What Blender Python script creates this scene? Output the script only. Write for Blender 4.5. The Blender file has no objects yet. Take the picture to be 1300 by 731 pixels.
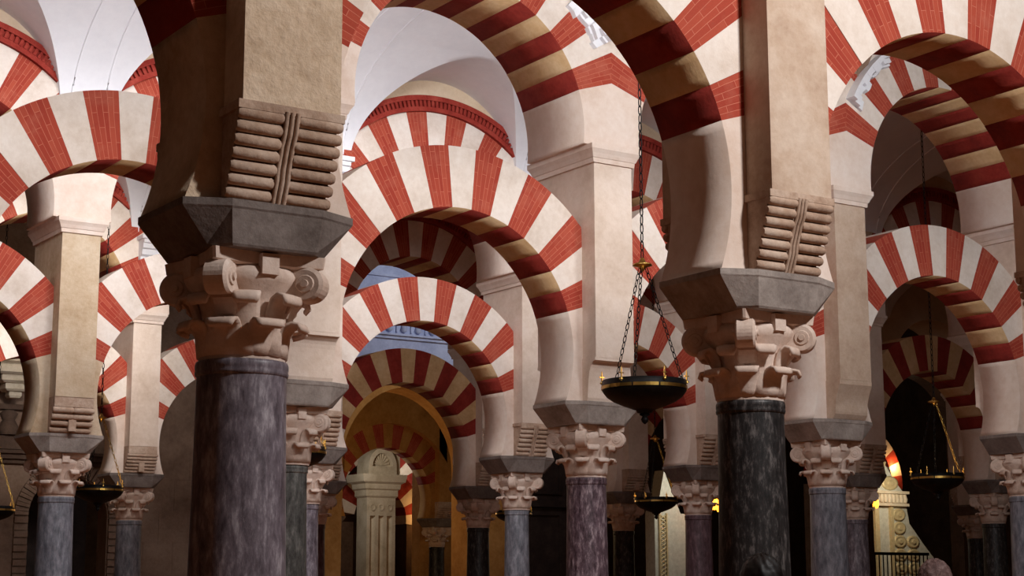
import bpy, bmesh, math, random
from math import sin, cos, pi, sqrt, radians, asin, acos, atan2
from mathutils import Vector, Matrix, Euler
random.seed(7)
SC = bpy.context.scene
COL = SC.collection

# ------------------------------------------------------------------ place constants (metres)
P = 3.3            # column spacing along an arcade
Q = 6.1524         # spacing between arcades
EYE = 1.6
ZS = 2.69          # top of shafts
ZI0, ZI = 3.20, 3.42   # impost block bottom / top
ZK = 3.84          # corbel top
ZC0, ZC = 5.80, 5.98   # pier cornice
HW = .235          # half width of a pier
AT = .28           # half thickness of a lower arch
UT = .50           # half thickness of pier / upper arch
RL, ZL, EL = 1.30, 3.90, 1.90   # lower arch radius, centre height, outer radius
RU, ZU, EU = 1.30, 6.12, 1.96   # upper arch
TH1 = radians(18.0)
NV = 15

# ------------------------------------------------------------------ materials
def lin(c):
    return tuple(((x / 12.92) if x <= .04045 else ((x + .055) / 1.055) ** 2.4) for x in (v / 255 for v in c)) + (1.0,)

def new_mat(name, rough=.85):
    m = bpy.data.materials.new(name); m.use_nodes = True
    nt = m.node_tree
    b = nt.nodes['Principled BSDF']; b.inputs['Roughness'].default_value = rough
    try: b.inputs['Specular IOR Level'].default_value = .25
    except Exception: pass
    return m, nt, b

def N(nt, t, **kw):
    n = nt.nodes.new(t)
    for k, v in kw.items(): setattr(n, k, v)
    return n

def coords(nt, scale=(1, 1, 1), kind='world'):
    if kind == 'world':
        g = N(nt, 'ShaderNodeNewGeometry'); out = g.outputs['Position']
    else:
        g = N(nt, 'ShaderNodeTexCoord'); out = g.outputs['UV' if kind == 'uv' else 'Object']
    mp = N(nt, 'ShaderNodeMapping'); mp.inputs['Scale'].default_value = scale
    nt.links.new(out, mp.inputs['Vector'])
    return mp.outputs['Vector']

def noise(nt, vec, scale, detail=6, rough=.6):
    n = N(nt, 'ShaderNodeTexNoise'); n.inputs['Scale'].default_value = scale
    n.inputs['Detail'].default_value = detail; n.inputs['Roughness'].default_value = rough
    nt.links.new(vec, n.inputs['Vector'])
    return n.outputs['Fac']

def ramp(nt, fac, stops):
    r = N(nt, 'ShaderNodeValToRGB')
    e = r.color_ramp.elements
    while len(e) < len(stops): e.new(.5)
    for i, (p, c) in enumerate(stops): e[i].position = p; e[i].color = c
    nt.links.new(fac, r.inputs['Fac'])
    return r.outputs['Color']

def bump(nt, b, h, strength, dist=.02, prev=None):
    n = N(nt, 'ShaderNodeBump'); n.inputs['Strength'].default_value = strength; n.inputs['Distance'].default_value = dist
    nt.links.new(h, n.inputs['Height'])
    if prev is not None: nt.links.new(prev, n.inputs['Normal'])
    nt.links.new(n.outputs['Normal'], b.inputs['Normal'])
    return n.outputs['Normal']

def mix(nt, fac, a, b_, mode='MIX'):
    m = N(nt, 'ShaderNodeMix', data_type='RGBA', blend_type=mode)
    if isinstance(fac, (int, float)): m.inputs[0].default_value = fac
    else: nt.links.new(fac, m.inputs[0])
    for i, x in ((6, a), (7, b_)):
        if isinstance(x, tuple): m.inputs[i].default_value = x
        else: nt.links.new(x, m.inputs[i])
    return m.outputs[2]

def stone(name, c_lo, c_mid, c_hi, scale=2.2, rough=.88, bs=.35, bscale=22, stretch=(1, 1, 1), detail=8, bd=.012):
    m, nt, b = new_mat(name, rough)
    v = coords(nt, stretch)
    f = noise(nt, v, scale, detail, .62)
    c = ramp(nt, f, [(.30, lin(c_lo)), (.5, lin(c_mid)), (.70, lin(c_hi))])
    f2 = noise(nt, v, scale * 9, 4, .7)
    c = mix(nt, .25, c, ramp(nt, f2, [(.35, lin(c_lo)), (.65, lin(c_hi))]))
    nt.links.new(c, b.inputs['Base Color'])
    h = noise(nt, coords(nt), bscale, 6, .65)
    bump(nt, b, h, bs, bd)
    return m

def brick_red(name, a, b2, mortar):
    m, nt, b = new_mat(name, .9)
    uv = coords(nt, (1, 1, 1), 'uv')
    br = N(nt, 'ShaderNodeTexBrick')
    br.inputs['Scale'].default_value = 1
    br.inputs['Brick Width'].default_value = .26; br.inputs['Row Height'].default_value = .047
    br.inputs['Mortar Size'].default_value = .0022; br.inputs['Mortar Smooth'].default_value = .3
    br.inputs['Color1'].default_value = lin(a); br.inputs['Color2'].default_value = lin(b2); br.inputs['Mortar'].default_value = lin(mortar)
    nt.links.new(uv, br.inputs['Vector'])
    f = noise(nt, coords(nt), 3.5, 8, .65)
    c = mix(nt, ramp(nt, f, [(.52, (0, 0, 0, 1)), (.75, (.45, .45, .45, 1))]), br.outputs['Color'], lin((196, 120, 98)))
    f3 = noise(nt, coords(nt), 14, 5, .7)
    c = mix(nt, ramp(nt, f3, [(.6, (0, 0, 0, 1)), (.8, (.5, .5, .5, 1))]), c, lin((120, 40, 32)))
    nt.links.new(c, b.inputs['Base Color'])
    n1 = bump(nt, b, br.outputs['Fac'], -.4, .006)
    bump(nt, b, noise(nt, coords(nt), 40, 4, .6), .25, .008, n1)
    return m

def marble(name, dark, mid, light, rough=.45, sc=8.0):
    m, nt, b = new_mat(name, rough)
    v = coords(nt, (2.2, 2.2, .7))
    f = noise(nt, v, sc, 10, .72)
    c = ramp(nt, f, [(.36, lin(dark)), (.52, lin(mid)), (.68, lin(light))])
    f2 = noise(nt, coords(nt, (4, 4, 1.3)), 11, 9, .85)
    c = mix(nt, ramp(nt, f2, [(.56, (0, 0, 0, 1)), (.70, (.7, .7, .7, 1))]), c, lin(light))
    nt.links.new(c, b.inputs['Base Color'])
    bump(nt, b, noise(nt, coords(nt), 30, 5, .6), .15, .006)
    try: b.inputs['Specular IOR Level'].default_value = .35
    except Exception: pass
    return m

def plain(name, c, rough=.5, metal=0., emit=None, es=1.):
    m, nt, b = new_mat(name, rough)
    b.inputs['Metallic'].default_value = metal
    f = noise(nt, coords(nt), 12, 4, .6)
    lo = tuple(max(0, x - 14) for x in c); hi = tuple(min(255, x + 10) for x in c)
    nt.links.new(ramp(nt, f, [(.3, lin(lo)), (.7, lin(hi))]), b.inputs['Base Color'])
    if emit:
        b.inputs['Emission Color'].default_value = lin(emit); b.inputs['Emission Strength'].default_value = es
    return m

M = {}
M['pier'] = stone('pale_limestone', (204, 180, 160), (226, 206, 190), (236, 220, 208), 1.7, .9, .32, 26)
M['pier_brown'] = stone('dull_pink_limestone', (168, 138, 116), (198, 172, 150), (214, 194, 176), 1.7, .9, .32, 26)
M['pier_ochre'] = stone('ochre_limestone', (172, 142, 108), (204, 179, 150), (218, 200, 176), 1.7, .9, .4, 26)
M['pier_rough'] = stone('rough_brown_limestone', (170, 142, 114), (212, 186, 158), (228, 208, 186), 2.0, .95, .7, 9, bd=.025)
M['white_voussoir'] = stone('pale_stone_voussoir', (206, 188, 172), (230, 216, 204), (240, 230, 221), 2.0, .9, .25, 30)
M['ochre_soffit'] = stone('ochre_soffit_stone', (188, 146, 100), (214, 176, 130), (228, 198, 158), 2.0, .9, .25, 30)  # pale voussoir stone with warm bounce light tinted into the colour
M['red_soffit'] = stone('maroon_soffit_brick', (112, 32, 28), (142, 44, 36), (160, 62, 50), 3.0, .9, .25, 30)  # smooth brick without courses, its red darkened to hold the underside shade
M['plaster'] = stone('smooth_plaster', (208, 180, 160), (230, 210, 196), (238, 224, 214), 1.2, .9, .15, 30)
M['plaster_tan'] = stone('tan_plaster', (196, 172, 142), (216, 196, 168), (226, 208, 184), 1.5, .9, .2, 20)
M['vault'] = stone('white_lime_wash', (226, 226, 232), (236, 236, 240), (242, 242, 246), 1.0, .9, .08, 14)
M['red'] = brick_red('red_brick', (174, 78, 58), (158, 60, 45), (198, 116, 94))
M['red_mould'] = stone('red_painted_moulding', (120, 34, 28), (154, 52, 42), (176, 78, 64), 4, .9, .3, 40)
M['impost'] = stone('grey_impost_stone', (112, 100, 94), (150, 138, 130), (178, 166, 158), 3.2, .85, .5, 24)
M['impost_dark'] = stone('dark_impost_stone', (84, 72, 66), (116, 104, 98), (142, 130, 124), 3.2, .85, .5, 24)
M['capital'] = stone('warm_white_marble', (184, 156, 138), (218, 194, 178), (234, 216, 204), 3.0, .7, .3, 30)
M['corbel'] = stone('worn_corbel_stone', (140, 110, 90), (182, 152, 130), (210, 188, 170), 3.0, .9, .5, 28)
M['sh_purple'] = marble('purple_grey_marble', (72, 62, 68), (116, 106, 114), (176, 168, 174))
M['sh_black'] = marble('black_grey_marble', (24, 22, 22), (46, 43, 43), (112, 106, 104), sc=13)
M['sh_brown'] = marble('mottled_purple_brown_marble', (48, 30, 36), (98, 78, 86), (176, 158, 162), sc=12)
M['sh_blue'] = marble('blue_grey_marble', (80, 80, 88), (118, 118, 126), (156, 154, 162))
M['sh_green'] = marble('grey_green_marble', (60, 60, 58), (100, 100, 97), (146, 146, 142), sc=10)
M['sh_red'] = marble('dull_purple_marble', (66, 46, 50), (96, 74, 80), (130, 106, 112))
M['floor'] = stone('worn_floor_marble', (136, 80, 44), (158, 98, 58), (174, 116, 74), 1.2, .4, .05, 10)
M['dark_wall'] = stone('old_brown_stone', (64, 48, 40), (92, 72, 60), (112, 90, 76), 1.6, .9, .4, 14)
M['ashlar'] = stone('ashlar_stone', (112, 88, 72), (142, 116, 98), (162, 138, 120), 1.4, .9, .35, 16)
M['gold_plaster'] = stone('ochre_plaster', (150, 100, 46), (184, 132, 70), (204, 156, 94), 1.4, .9, .2, 18)
M['frieze'] = stone('blue_white_stucco', (150, 156, 186), (178, 184, 210), (200, 206, 228), 2, .9, .15, 20)
M['pale_marble'] = stone('cream_carved_stone', (184, 170, 146), (216, 204, 184), (228, 218, 202), 2.4, .75, .2, 24)
M['iron'] = plain('black_iron', (24, 22, 22), .5, .6)
M['brass'] = plain('polished_brass', (214, 176, 96), .3, 1.)
M['gilt'] = plain('gilded_wood', (216, 200, 160), .4, .2)
M['silver'] = plain('pale_silver_panel', (206, 208, 200), .6, 0.)
M['timber'] = stone('dark_timber', (34, 26, 24), (52, 40, 36), (70, 56, 50), 3, .6, .2, 30)
M['candle'] = plain('wax', (232, 222, 200), .6)
M['glow'] = plain('amber_lamp_glass', (250, 170, 60), .4, 0., (255, 160, 40), 6.)
M['window_glow'] = plain('daylit_pane', (235, 240, 250), .4, 0., (235, 242, 255), .8)  # glow of the added panes, stands in for daylight
M['skin'] = plain('skin', (196, 148, 122), .55)
M['hair_dark'] = plain('dark_hair', (20, 15, 14), .55)
M['hair_grey'] = stone('greying_auburn_hair', (56, 36, 34), (92, 66, 62), (140, 118, 114), 40, .6, .6, 60)
M['coat'] = plain('black_coat_cloth', (26, 26, 30), .9)
M['coat2'] = plain('plum_coat_cloth', (70, 52, 56), .9)
M['trousers'] = plain('dark_trouser_cloth', (34, 34, 42), .9)
M['shoe'] = plain('shoe_leather', (30, 22, 18), .5)

# ------------------------------------------------------------------ mesh helpers
class MB:
    def __init__(s): s.v = []; s.f = []; s.sm = []; s.uv = []; s.mi = []; s.cur = 0
    def add(s, vs, fs, smooth=False, uvs=None):
        o = len(s.v); s.v += [tuple(p) for p in vs]
        for i, f in enumerate(fs):
            s.f.append(tuple(o + j for j in f)); s.sm.append(smooth); s.mi.append(s.cur)
            s.uv.append(uvs[i] if uvs else None)
        return s
    def box(s, x0, x1, y0, y1, z0, z1):
        v = [(x, y, z) for z in (z0, z1) for y in (y0, y1) for x in (x0, x1)]
        return s.add(v, [(0, 2, 3, 1), (4, 5, 7, 6), (0, 1, 5, 4), (2, 6, 7, 3), (0, 4, 6, 2), (1, 3, 7, 5)])
    def loft(s, loops, cap=True, smooth=False):
        n = len(loops[0]); v = [p for l in loops for p in l]; f = []
        for k in range(len(loops) - 1):
            for i in range(n):
                j = (i + 1) % n
                f.append((k * n + i, k * n + j, (k + 1) * n + j, (k + 1) * n + i))
        s.add(v, f, smooth)
        if cap:
            s.add(loops[0], [tuple(reversed(range(n)))]); s.add(loops[-1], [tuple(range(n))])
        return s
    def rects(s, prof):     # prof: (half x, half y, z) stacked mouldings
        return s.loft([[(-a, -b, z), (a, -b, z), (a, b, z), (-a, b, z)] for a, b, z in prof])
    def lathe(s, prof, n=24, smooth=True, cx=0, cy=0, cap=True):
        return s.loft([[(cx + r * cos(2 * pi * i / n), cy + r * sin(2 * pi * i / n), z) for i in range(n)] for r, z in prof], cap, smooth)
    def prism(s, poly, axis, a, b, smooth=False):    # extrude a 2-D polygon along an axis
        def pt(p, t):
            return {'x': (t, p[0], p[1]), 'y': (p[0], t, p[1]), 'z': (p[0], p[1], t)}[axis]
        l0 = [pt(p, a) for p in poly]; l1 = [pt(p, b) for p in poly]
        return s.loft([l0, l1], True, smooth)
    def tube(s, pts, r, n=8, closed=False, cap=True):
        loops = []
        m = len(pts); pts = [Vector(p) for p in pts]
        for i, p in enumerate(pts):
            if closed: t = pts[(i + 1) % m] - pts[i - 1]
            else: t = pts[min(i + 1, m - 1)] - pts[max(i - 1, 0)]
            t.normalize()
            u = t.orthogonal() if abs(t.z) > .9 else t.cross(Vector((0, 0, 1)))
            if abs(t.z) > .9: u = Vector((0, 1, 0)).cross(t)
            u.normalize(); w = t.cross(u)
            rr = r[i] if isinstance(r, (list, tuple)) else r
            loops.append([tuple(p + u * rr * cos(2 * pi * k / n) + w * rr * sin(2 * pi * k / n)) for k in range(n)])
        if closed: loops.append(loops[0])
        return s.loft(loops, cap and not closed, True)
    def mesh(s, name):
        me = bpy.data.meshes.new(name)
        me.from_pydata(s.v, [], s.f)
        if any(u for u in s.uv):
            ul = me.uv_layers.new(name='uv'); li = 0
            for k, f in enumerate(s.f):
                for j in range(len(f)):
                    ul.data[li].uv = s.uv[k][j] if s.uv[k] else (0, 0); li += 1
        me.polygons.foreach_set('use_smooth', s.sm); me.polygons.foreach_set('material_index', s.mi)
        bm = bmesh.new(); bm.from_mesh(me)
        bmesh.ops.recalc_face_normals(bm, faces=bm.faces)
        bm.to_mesh(me); bm.free(); me.update()
        return me

def obj(name, mesh, mat, parent=None, loc=(0, 0, 0), rot=(0, 0, 0), label=None):
    if isinstance(mesh, MB): mesh = mesh.mesh(name)
    if mat is not None and len(mesh.materials) == 0: mesh.materials.append(mat)
    o = bpy.data.objects.new(name, mesh); COL.objects.link(o)
    o.location = loc; o.rotation_euler = rot
    if parent is not None: o.parent = parent
    if label: o['label'] = label
    if mat is not None and mesh.materials[0] != mat:
        o.material_slots[0].link = 'OBJECT'; o.material_slots[0].material = mat
    return o

def tag(o, label, cat, group=None):
    o['label'] = label; o['category'] = cat; o['kind'] = 'thing'
    if group: o['group'] = group
    return o

def thing(name, label, cat, loc=(0, 0, 0), rotz=0, group=None):
    o = bpy.data.objects.new(name, None); COL.objects.link(o)
    o.empty_display_size = .2
    o.location = loc; o.rotation_euler = (0, 0, rotz)
    return tag(o, label, cat, group)

def struct(name, mesh, mat, loc=(0, 0, 0), rot=(0, 0, 0)):
    o = obj(name, mesh, mat, None, loc, rot); o['kind'] = 'structure'; return o

# ------------------------------------------------------------------ column meshes
def shaft_mesh(r):
    b = MB()
    prof = [(r * 1.12, 0), (r * 1.12, .05), (r * 1.05, .09), (r * 1.05, .3), (r * 1.07, 1.0), (r * 1.05, 1.7), (r, 2.3), (r * .985, 2.58)]
    b.lathe(prof + [(r * .985, 2.62)], 40)
    return b.mesh('shaft')

def collar_mesh(r):
    b = MB(); k = r * .985
    b.lathe([(k, 2.618), (k + .006, 2.622), (k + .01, 2.636), (k + .006, 2.648), (k + .009, 2.656), (k + .009, 2.676), (k + .004, 2.69), (k - .02, 2.695)], 40)
    return b.mesh('collar')

def capital_mesh(s):
    b = MB(); n = 32
    prof = [(.198, 0), (.2, .02), (.192, .05), (.192, .14), (.197, .22), (.208, .28), (.228, .33), (.262, .37), (.275, .405), (.262, .438), (.235, .45)]
    b.lathe([(r * s, z) for r, z in prof], n)
    # concave-sided abacus
    def ab(h, z):
        pts = []
        for q in range(4):
            a = q * pi / 2
            for t in (-1, -.82, -.45, 0, .45, .82, 1):
                x = h * (1 - .16 * (1 - t * t)); y = h * t
                if abs(t) == 1: x = h * .97; y = t * h * .93
                pts.append((s * (x * cos(a) - y * sin(a)), s * (x * sin(a) + y * cos(a)), z))
        return pts
    b.loft([ab(.262, .445), ab(.285, .455), ab(.292, .51)])
    for q in range(4):      # boss in the middle of each abacus side
        a = q * pi / 2
        c, d = cos(a), sin(a)
        pts = [(.205, -.042), (.285, -.042), (.285, .042), (.205, .042)]
        b.prism([(s * (x * c - y * d), s * (x * d + y * c)) for x, y in pts], 'z', .40, .50)
    return b.mesh('capital')

def leaf_mesh(s, h, w, r0):
    # broad smooth leaf hugging the bell with its tip curling out and down
    path = [(r0 - .012, 0), (r0 - .004, h * .25), (r0 + .002, h * .5), (r0 + .012, h * .75), (r0 + .034, h * .94), (r0 + .064, h * 1.0),
            (r0 + .086, h * .965), (r0 + .09, h * .9), (r0 + .078, h * .855)]
    wid = [w, w, w, w * .98, w * .86, w * .76, w * .68, w * .62, w * .5]
    m = len(path); k = 7
    outer, inner = [], []
    for i, (r, z) in enumerate(path):
        r2, z2 = path[min(i + 1, m - 1)]; r1, z1 = path[max(i - 1, 0)]
        t = Vector((r2 - r1, z2 - z1)).normalized(); nrm = Vector((t.y, -t.x))   # points outwards on the way up
        for j in range(k):
            u = -1 + 2 * j / (k - 1)
            bulge = .012 * (1 - u * u)
            ang = u * wid[i] / max(r0, .1)
            rr = r + nrm.x * bulge; zz = z + nrm.y * bulge
            outer.append((s * rr * cos(ang), s * rr * sin(ang), zz))
            rr = r - nrm.x * .016; zz = z - nrm.y * .016
            inner.append((s * rr * cos(ang), s * rr * sin(ang), zz))
    b = MB(); o = len(outer); f = []
    for i in range(m - 1):
        for j in range(k - 1):
            a = i * k + j
            f.append((a, a + 1, a + k + 1, a + k)); f.append((o + a, o + a + k, o + a + k + 1, o + a + 1))
    for i in range(m - 1):
        a = i * k; f.append((a, a + k, o + a + k, o + a)); a += k - 1; f.append((a, o + a, o + a + k, a + k))
    for j in range(k - 1):
        a = (m - 1) * k + j; f.append((a, a + 1, o + a + 1, o + a)); f.append((j, o + j, o + j + 1, j + 1))
    b.add(outer + inner, f, True)
    return b.mesh('leaf')

def volute_mesh(s):
    # scroll under an abacus corner, profile in the diagonal plane, thickness across
    prof = [(.20, .20), (.225, .19), (.25, .235), (.275, .262)]
    cx, cz, R = .315, .355, .085
    for i in range(17):
        a = -2.1 + i * (4.0 / 16)
        prof.append((cx + R * cos(a), cz + R * sin(a)))
    prof += [(.27, .448), (.22, .45), (.20, .36)]
    b = MB()
    loops = []
    for t, sc in ((-.058, .86), (-.046, 1.), (.046, 1.), (.058, .86)):
        loops.append([(s * (.27 + (x - .27) * sc), t * s, .33 + (z - .33) * sc) for x, z in prof])
    b.loft(loops, True, False)
    for sg in (-1, 1):       # raised eye on both faces of the scroll
        n = 14
        for rr, t0, t1 in ((.05, .05, .066), (.022, .06, .076)):
            b.loft([[(s * (cx + rr * k2 * cos(2 * pi * i / n)), sg * s * t, cz + rr * k2 * sin(2 * pi * i / n)) for i in range(n)] for t, k2 in ((t0, 1), (t1, .82))], True, False)
    return b.mesh('volute')

def impost_mesh():
    def oct_(L, a, D, w, z): return [(w, -D, z), (L, -a, z), (L, a, z), (w, D, z), (-w, D, z), (-L, a, z), (-L, -a, z), (-w, -D, z)]
    b = MB()
    b.loft([oct_(.305, .25, .338, .216, ZI0), oct_(.312, .255, .345, .222, ZI0 + .012), oct_(.445, .278, .366, .238, ZI - .045), oct_(.452, .28, .372, .24, ZI - .035), oct_(.452, .28, .372, .24, ZI)])
    return b.mesh('impost_block')

CAPS = {}
def col_parts(s):
    if s not in CAPS:
        CAPS[s] = (capital_mesh(s), leaf_mesh(s, .155, .072, .205), leaf_mesh(s, .285, .066, .208), volute_mesh(s))
    return CAPS[s]
SHAFTS = {}
IMP = impost_mesh()

def make_column(x, y, r, mat, label, group, imat='impost', detail=True, cap='capital'):
    t = thing('marble_column', label, 'column', (x, y, 0), 0, group)
    if r not in SHAFTS: SHAFTS[r] = (shaft_mesh(r), collar_mesh(r))
    obj('shaft', SHAFTS[r][0], mat, t)
    obj('collar', SHAFTS[r][1], mat, t)
    s = round(r / .2, 2)
    s = min(max(s, .95), 1.06)
    cm, l1, l2, vm = col_parts(s)
    c = obj('capital', cm, M[cap], t, (0, 0, 2.69), label='pale carved capital with curled leaves')
    for k in range(8):
        obj('leaf', l1, M[cap], c, (0, 0, .02), (0, 0, k * pi / 4))
    for k in range(8):
        obj('leaf', l2, M[cap], c, (0, 0, .02), (0, 0, k * pi / 4 + pi / 8))
    for k in range(4):
        obj('volute', vm, M[cap], c, (0, 0, .02), (0, 0, k * pi / 2 + pi / 4))
    obj('impost_block', IMP, M[imat], t, label='dark grey chamfered block over the capital')
    return t

# ------------------------------------------------------------------ piers
def pier_body():
    b = MB()
    b.box(-HW, HW, -AT, AT, ZI, ZK)
    b.box(-HW, HW, -UT, UT, ZK, ZC0)
    return b.mesh('pier_body')

def cornice_mesh():
    b = MB()
    b.rects([(HW + o, UT + o, z) for o, z in ((.0, ZC0), (.022, ZC0), (.026, ZC0 + .045), (.034, ZC0 + .05), (.05, ZC0 + .09), (.068, ZC0 + .12), (.075, ZC0 + .13), (.075, ZC))])
    return b.mesh('cornice')

def corbel_mesh(kind):
    b = MB(); W = HW + .008
    y1, y0 = -.355, -.497
    z1, z0 = ZI + .002, ZK
    if kind == 'plain':
        poly = [(-AT, z1), (y1, z1)]
        for i in range(11):
            t = i / 10
            poly.append((y1 - .012 - (abs(y0 - y1) - .012) * (t ** 2.6 * .75 + .25 * t), z1 + .03 + (z0 - z1 - .06) * sin(t * pi / 2) ** 1.0))
        poly += [(y0, z0), (-AT, z0)]
        b.prism(poly, 'x', -W, W)
    elif kind in ('scotia',):
        # bold hollow quarter curve that turns under at the foot
        poly = [(-AT, z1), (y1 - .02, z1)]
        for i in range(13):
            t = i / 12
            a = -.35 + t * (pi / 2 + .35)
            poly.append((y1 - .06 + .06 * (1 - cos(min(a, 0) * 1.5)) - .082 * (1 - cos(max(a, 0))), z1 + .05 + (z0 - z1 - .10) * (t)))
        poly += [(y0, z0 - .03), (y0, z0), (-AT, z0)]
        b.prism(poly, 'x', -W, W)
    else:
        n = 7 if kind == 'rolls' else (4 if kind == 'bands' else 6)
        hgt = (z0 - z1) if kind == 'rolls' else .30
        zt = z1 + hgt
        def yy(t): return y0 + (y1 - y0) * (t ** 1.25)          # t 0 top .. 1 bottom
        poly = [(-AT, z1), (y1 + .03, z1)] + [(yy(1 - i / 8) + .03, z1 + (zt - z1) * i / 8) for i in range(1, 9)]
        poly += [(y0 + .004, zt), (y0 + .004, z0), (-AT, z0)] if kind != 'rolls' else [(-AT, zt)]
        b.prism(poly, 'x', -W + .006, W - .006)
        rr = (hgt / n) * .5
        for i in range(n):
            t = (i + .5) / n
            z = zt - hgt * t
            for sg in (-1, 1):
                xa, xb = .034 * sg, (W + .008) * sg
                if kind != 'rolls': xa = 0
                m = 12; loops = []
                for fx, fr in ((0, .75), (.06, 1), (.93, 1), (1, .72)):
                    x = xa + (xb - xa) * fx
                    loops.append([(x, yy(t) + .012 + rr * .95 * fr * cos(2 * pi * q / m) - .0, z + rr * fr * sin(2 * pi * q / m)) for q in range(m)])
                b.loft(loops, True, True)
        if kind == 'rolls':
            for xs in (-.026, 0, .026):     # central strap of three fillets
                pts = [(xs, yy(i / 8) - .0 + (.004 if 2 < i < 6 else -.008), zt - hgt * i / 8) for i in range(9)]
                b.tube(pts, .011, 8)
            b.box(-W - .012, W + .012, y0 - .008, -AT, z0 - .012, z0 + .03)
            b.box(-W, W, y1 - .006, -AT, z1, z1 + .018)
        else:
            b.box(-.045, .045, yy(.55) - .028, yy(.55) + .05, z1 + .02, z1 + hgt * .6)
    return b.mesh('corbel')

PB, CM = pier_body(), cornice_mesh()
CB = {}
def make_pier(x, y, label, group, kind='rolls', mat='pier', cmat='corbel'):
    t = thing('pier', label, 'pier', (x, y, 0), 0, group)
    obj('body', PB, M[mat], t)
    if kind not in CB: CB[kind] = corbel_mesh(kind)
    k2 = M[mat] if kind in ('plain', 'scotia') else M[cmat]
    lab = {'rolls': 'corbel of stacked stone rolls', 'plain': 'smooth hollow corbel', 'scotia': 'smooth hollow corbel', 'bands': 'corbel of four stone bands', 'lines': 'finely ribbed corbel'}[kind]
    obj('corbel', CB[kind], k2, t, label=lab)
    obj('corbel', CB[kind], k2, t, (0, 0, 0), (0, 0, pi))
    obj('cornice', CM, M['plaster'], t)
    return t

# ------------------------------------------------------------------ arches
def arch_meshes(r, e, clip, zc, zs, ht, zb):
    """voussoir and springer meshes of one striped arch, local z measured from zb"""
    vs = []
    step = (pi - 2 * TH1) / NV
    def uvp(p): return p
    for i in range(NV):
        a0, a1 = TH1 + step * i, TH1 + step * (i + 1)
        m = 5
        inn, out, tang = [], [], []
        for k in range(m):
            a = a0 + (a1 - a0) * k / (m - 1)
            ro = min(e, clip / max(abs(cos(a)), 1e-6))
            inn.append((r * cos(a), zc - zb + r * sin(a))); out.append((ro * cos(a), zc - zb + ro * sin(a)))
            tang.append((a - (a0 + a1) / 2))
        b = MB(); hh = ht + random.uniform(-.003, .004)
        off = random.random() * 3
        for sgn in (-1, 1):
            y = sgn * hh
            for k in range(m - 1):
                q = [inn[k], inn[k + 1], out[k + 1], out[k]]
                uv = []
                for (p, a) in zip(q, (tang[k], tang[k + 1], tang[k + 1], tang[k])):
                    d = sqrt(p[0] ** 2 + (p[1] - zc + zb) ** 2)
                    uv.append((d + off, a * 1.62 + .14))
                b.add([(p[0], y, p[1]) for p in q], [(0, 1, 2, 3)], False, [uv])
        for line, rr in ((inn, r), (out, e)):
            for k in range(m - 1):
                q = [(line[k][0], -hh, line[k][1]), (line[k + 1][0], -hh, line[k + 1][1]), (line[k + 1][0], hh, line[k + 1][1]), (line[k][0], hh, line[k][1])]
                uv = [(-hh + off, tang[k] * 1.62 + .14), (-hh + off, tang[k + 1] * 1.62 + .14), (hh + off, tang[k + 1] * 1.62 + .14), (hh + off, tang[k] * 1.62 + .14)]
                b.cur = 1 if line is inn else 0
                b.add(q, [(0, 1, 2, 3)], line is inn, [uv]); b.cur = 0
        for k in (0, m - 1):
            q = [(inn[k][0], -hh, inn[k][1]), (out[k][0], -hh, out[k][1]), (out[k][0], hh, out[k][1]), (inn[k][0], hh, inn[k][1])]
            b.add(q, [(0, 1, 2, 3)], False, [[(0, 0), (.2, 0), (.2, .1), (0, .1)]])
        # merge the doubled corner vertices so that the block is closed
        me = b.mesh('voussoir')
        bm = bmesh.new(); bm.from_mesh(me); bmesh.ops.remove_doubles(bm, verts=bm.verts, dist=1e-5)
        bmesh.ops.recalc_face_normals(bm, faces=bm.faces); bm.to_mesh(me); bm.free()
        me.materials.append(M['red'] if i % 2 == 0 else M['white_voussoir']); me.materials.append(M['red_soffit'] if i % 2 == 0 else M['ochre_soffit'])  # underside slots carry the painted bounce and shade
        vs.append(me)
    sp = []
    for sg in (1, -1):
        a_lo = asin((zs - zc) / r); poly = []
        k = 16
        for i in range(k + 1):
            a = a_lo + (TH1 - a_lo) * i / k
            poly.append((sg * r * cos(a), zc - zb + r * sin(a)))
        poly.append((sg * clip, zc - zb + clip * math.tan(TH1))); poly.append((sg * clip, zs - zb))
        b = MB()
        l0 = [(p[0], -ht, p[1]) for p in poly]; l1 = [(p[0], ht, p[1]) for p in poly]
        n = len(poly)
        b.add(l0 + l1, [(i, i + 1, n + i + 1, n + i) for i in range(k)], True)
        b.add(l0 + l1, [(i, (i + 1) % n, n + (i + 1) % n, n + i) for i in range(k, n)])
        b.add(l0, [tuple(range(n))]); b.add(l1, [tuple(range(n))])
        me = b.mesh('springer')
        bm = bmesh.new(); bm.from_mesh(me); bmesh.ops.remove_doubles(bm, verts=bm.verts, dist=1e-5)
        bmesh.ops.recalc_face_normals(bm, faces=bm.faces); bm.to_mesh(me); bm.free()
        sp.append(me)
    return vs, sp

LV, LS = arch_meshes(RL, EL, P / 2 - HW, ZL, ZI, AT, ZI)
UV_, US = arch_meshes(RU, EU, P / 2, ZU, ZC, UT, ZC)

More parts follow.
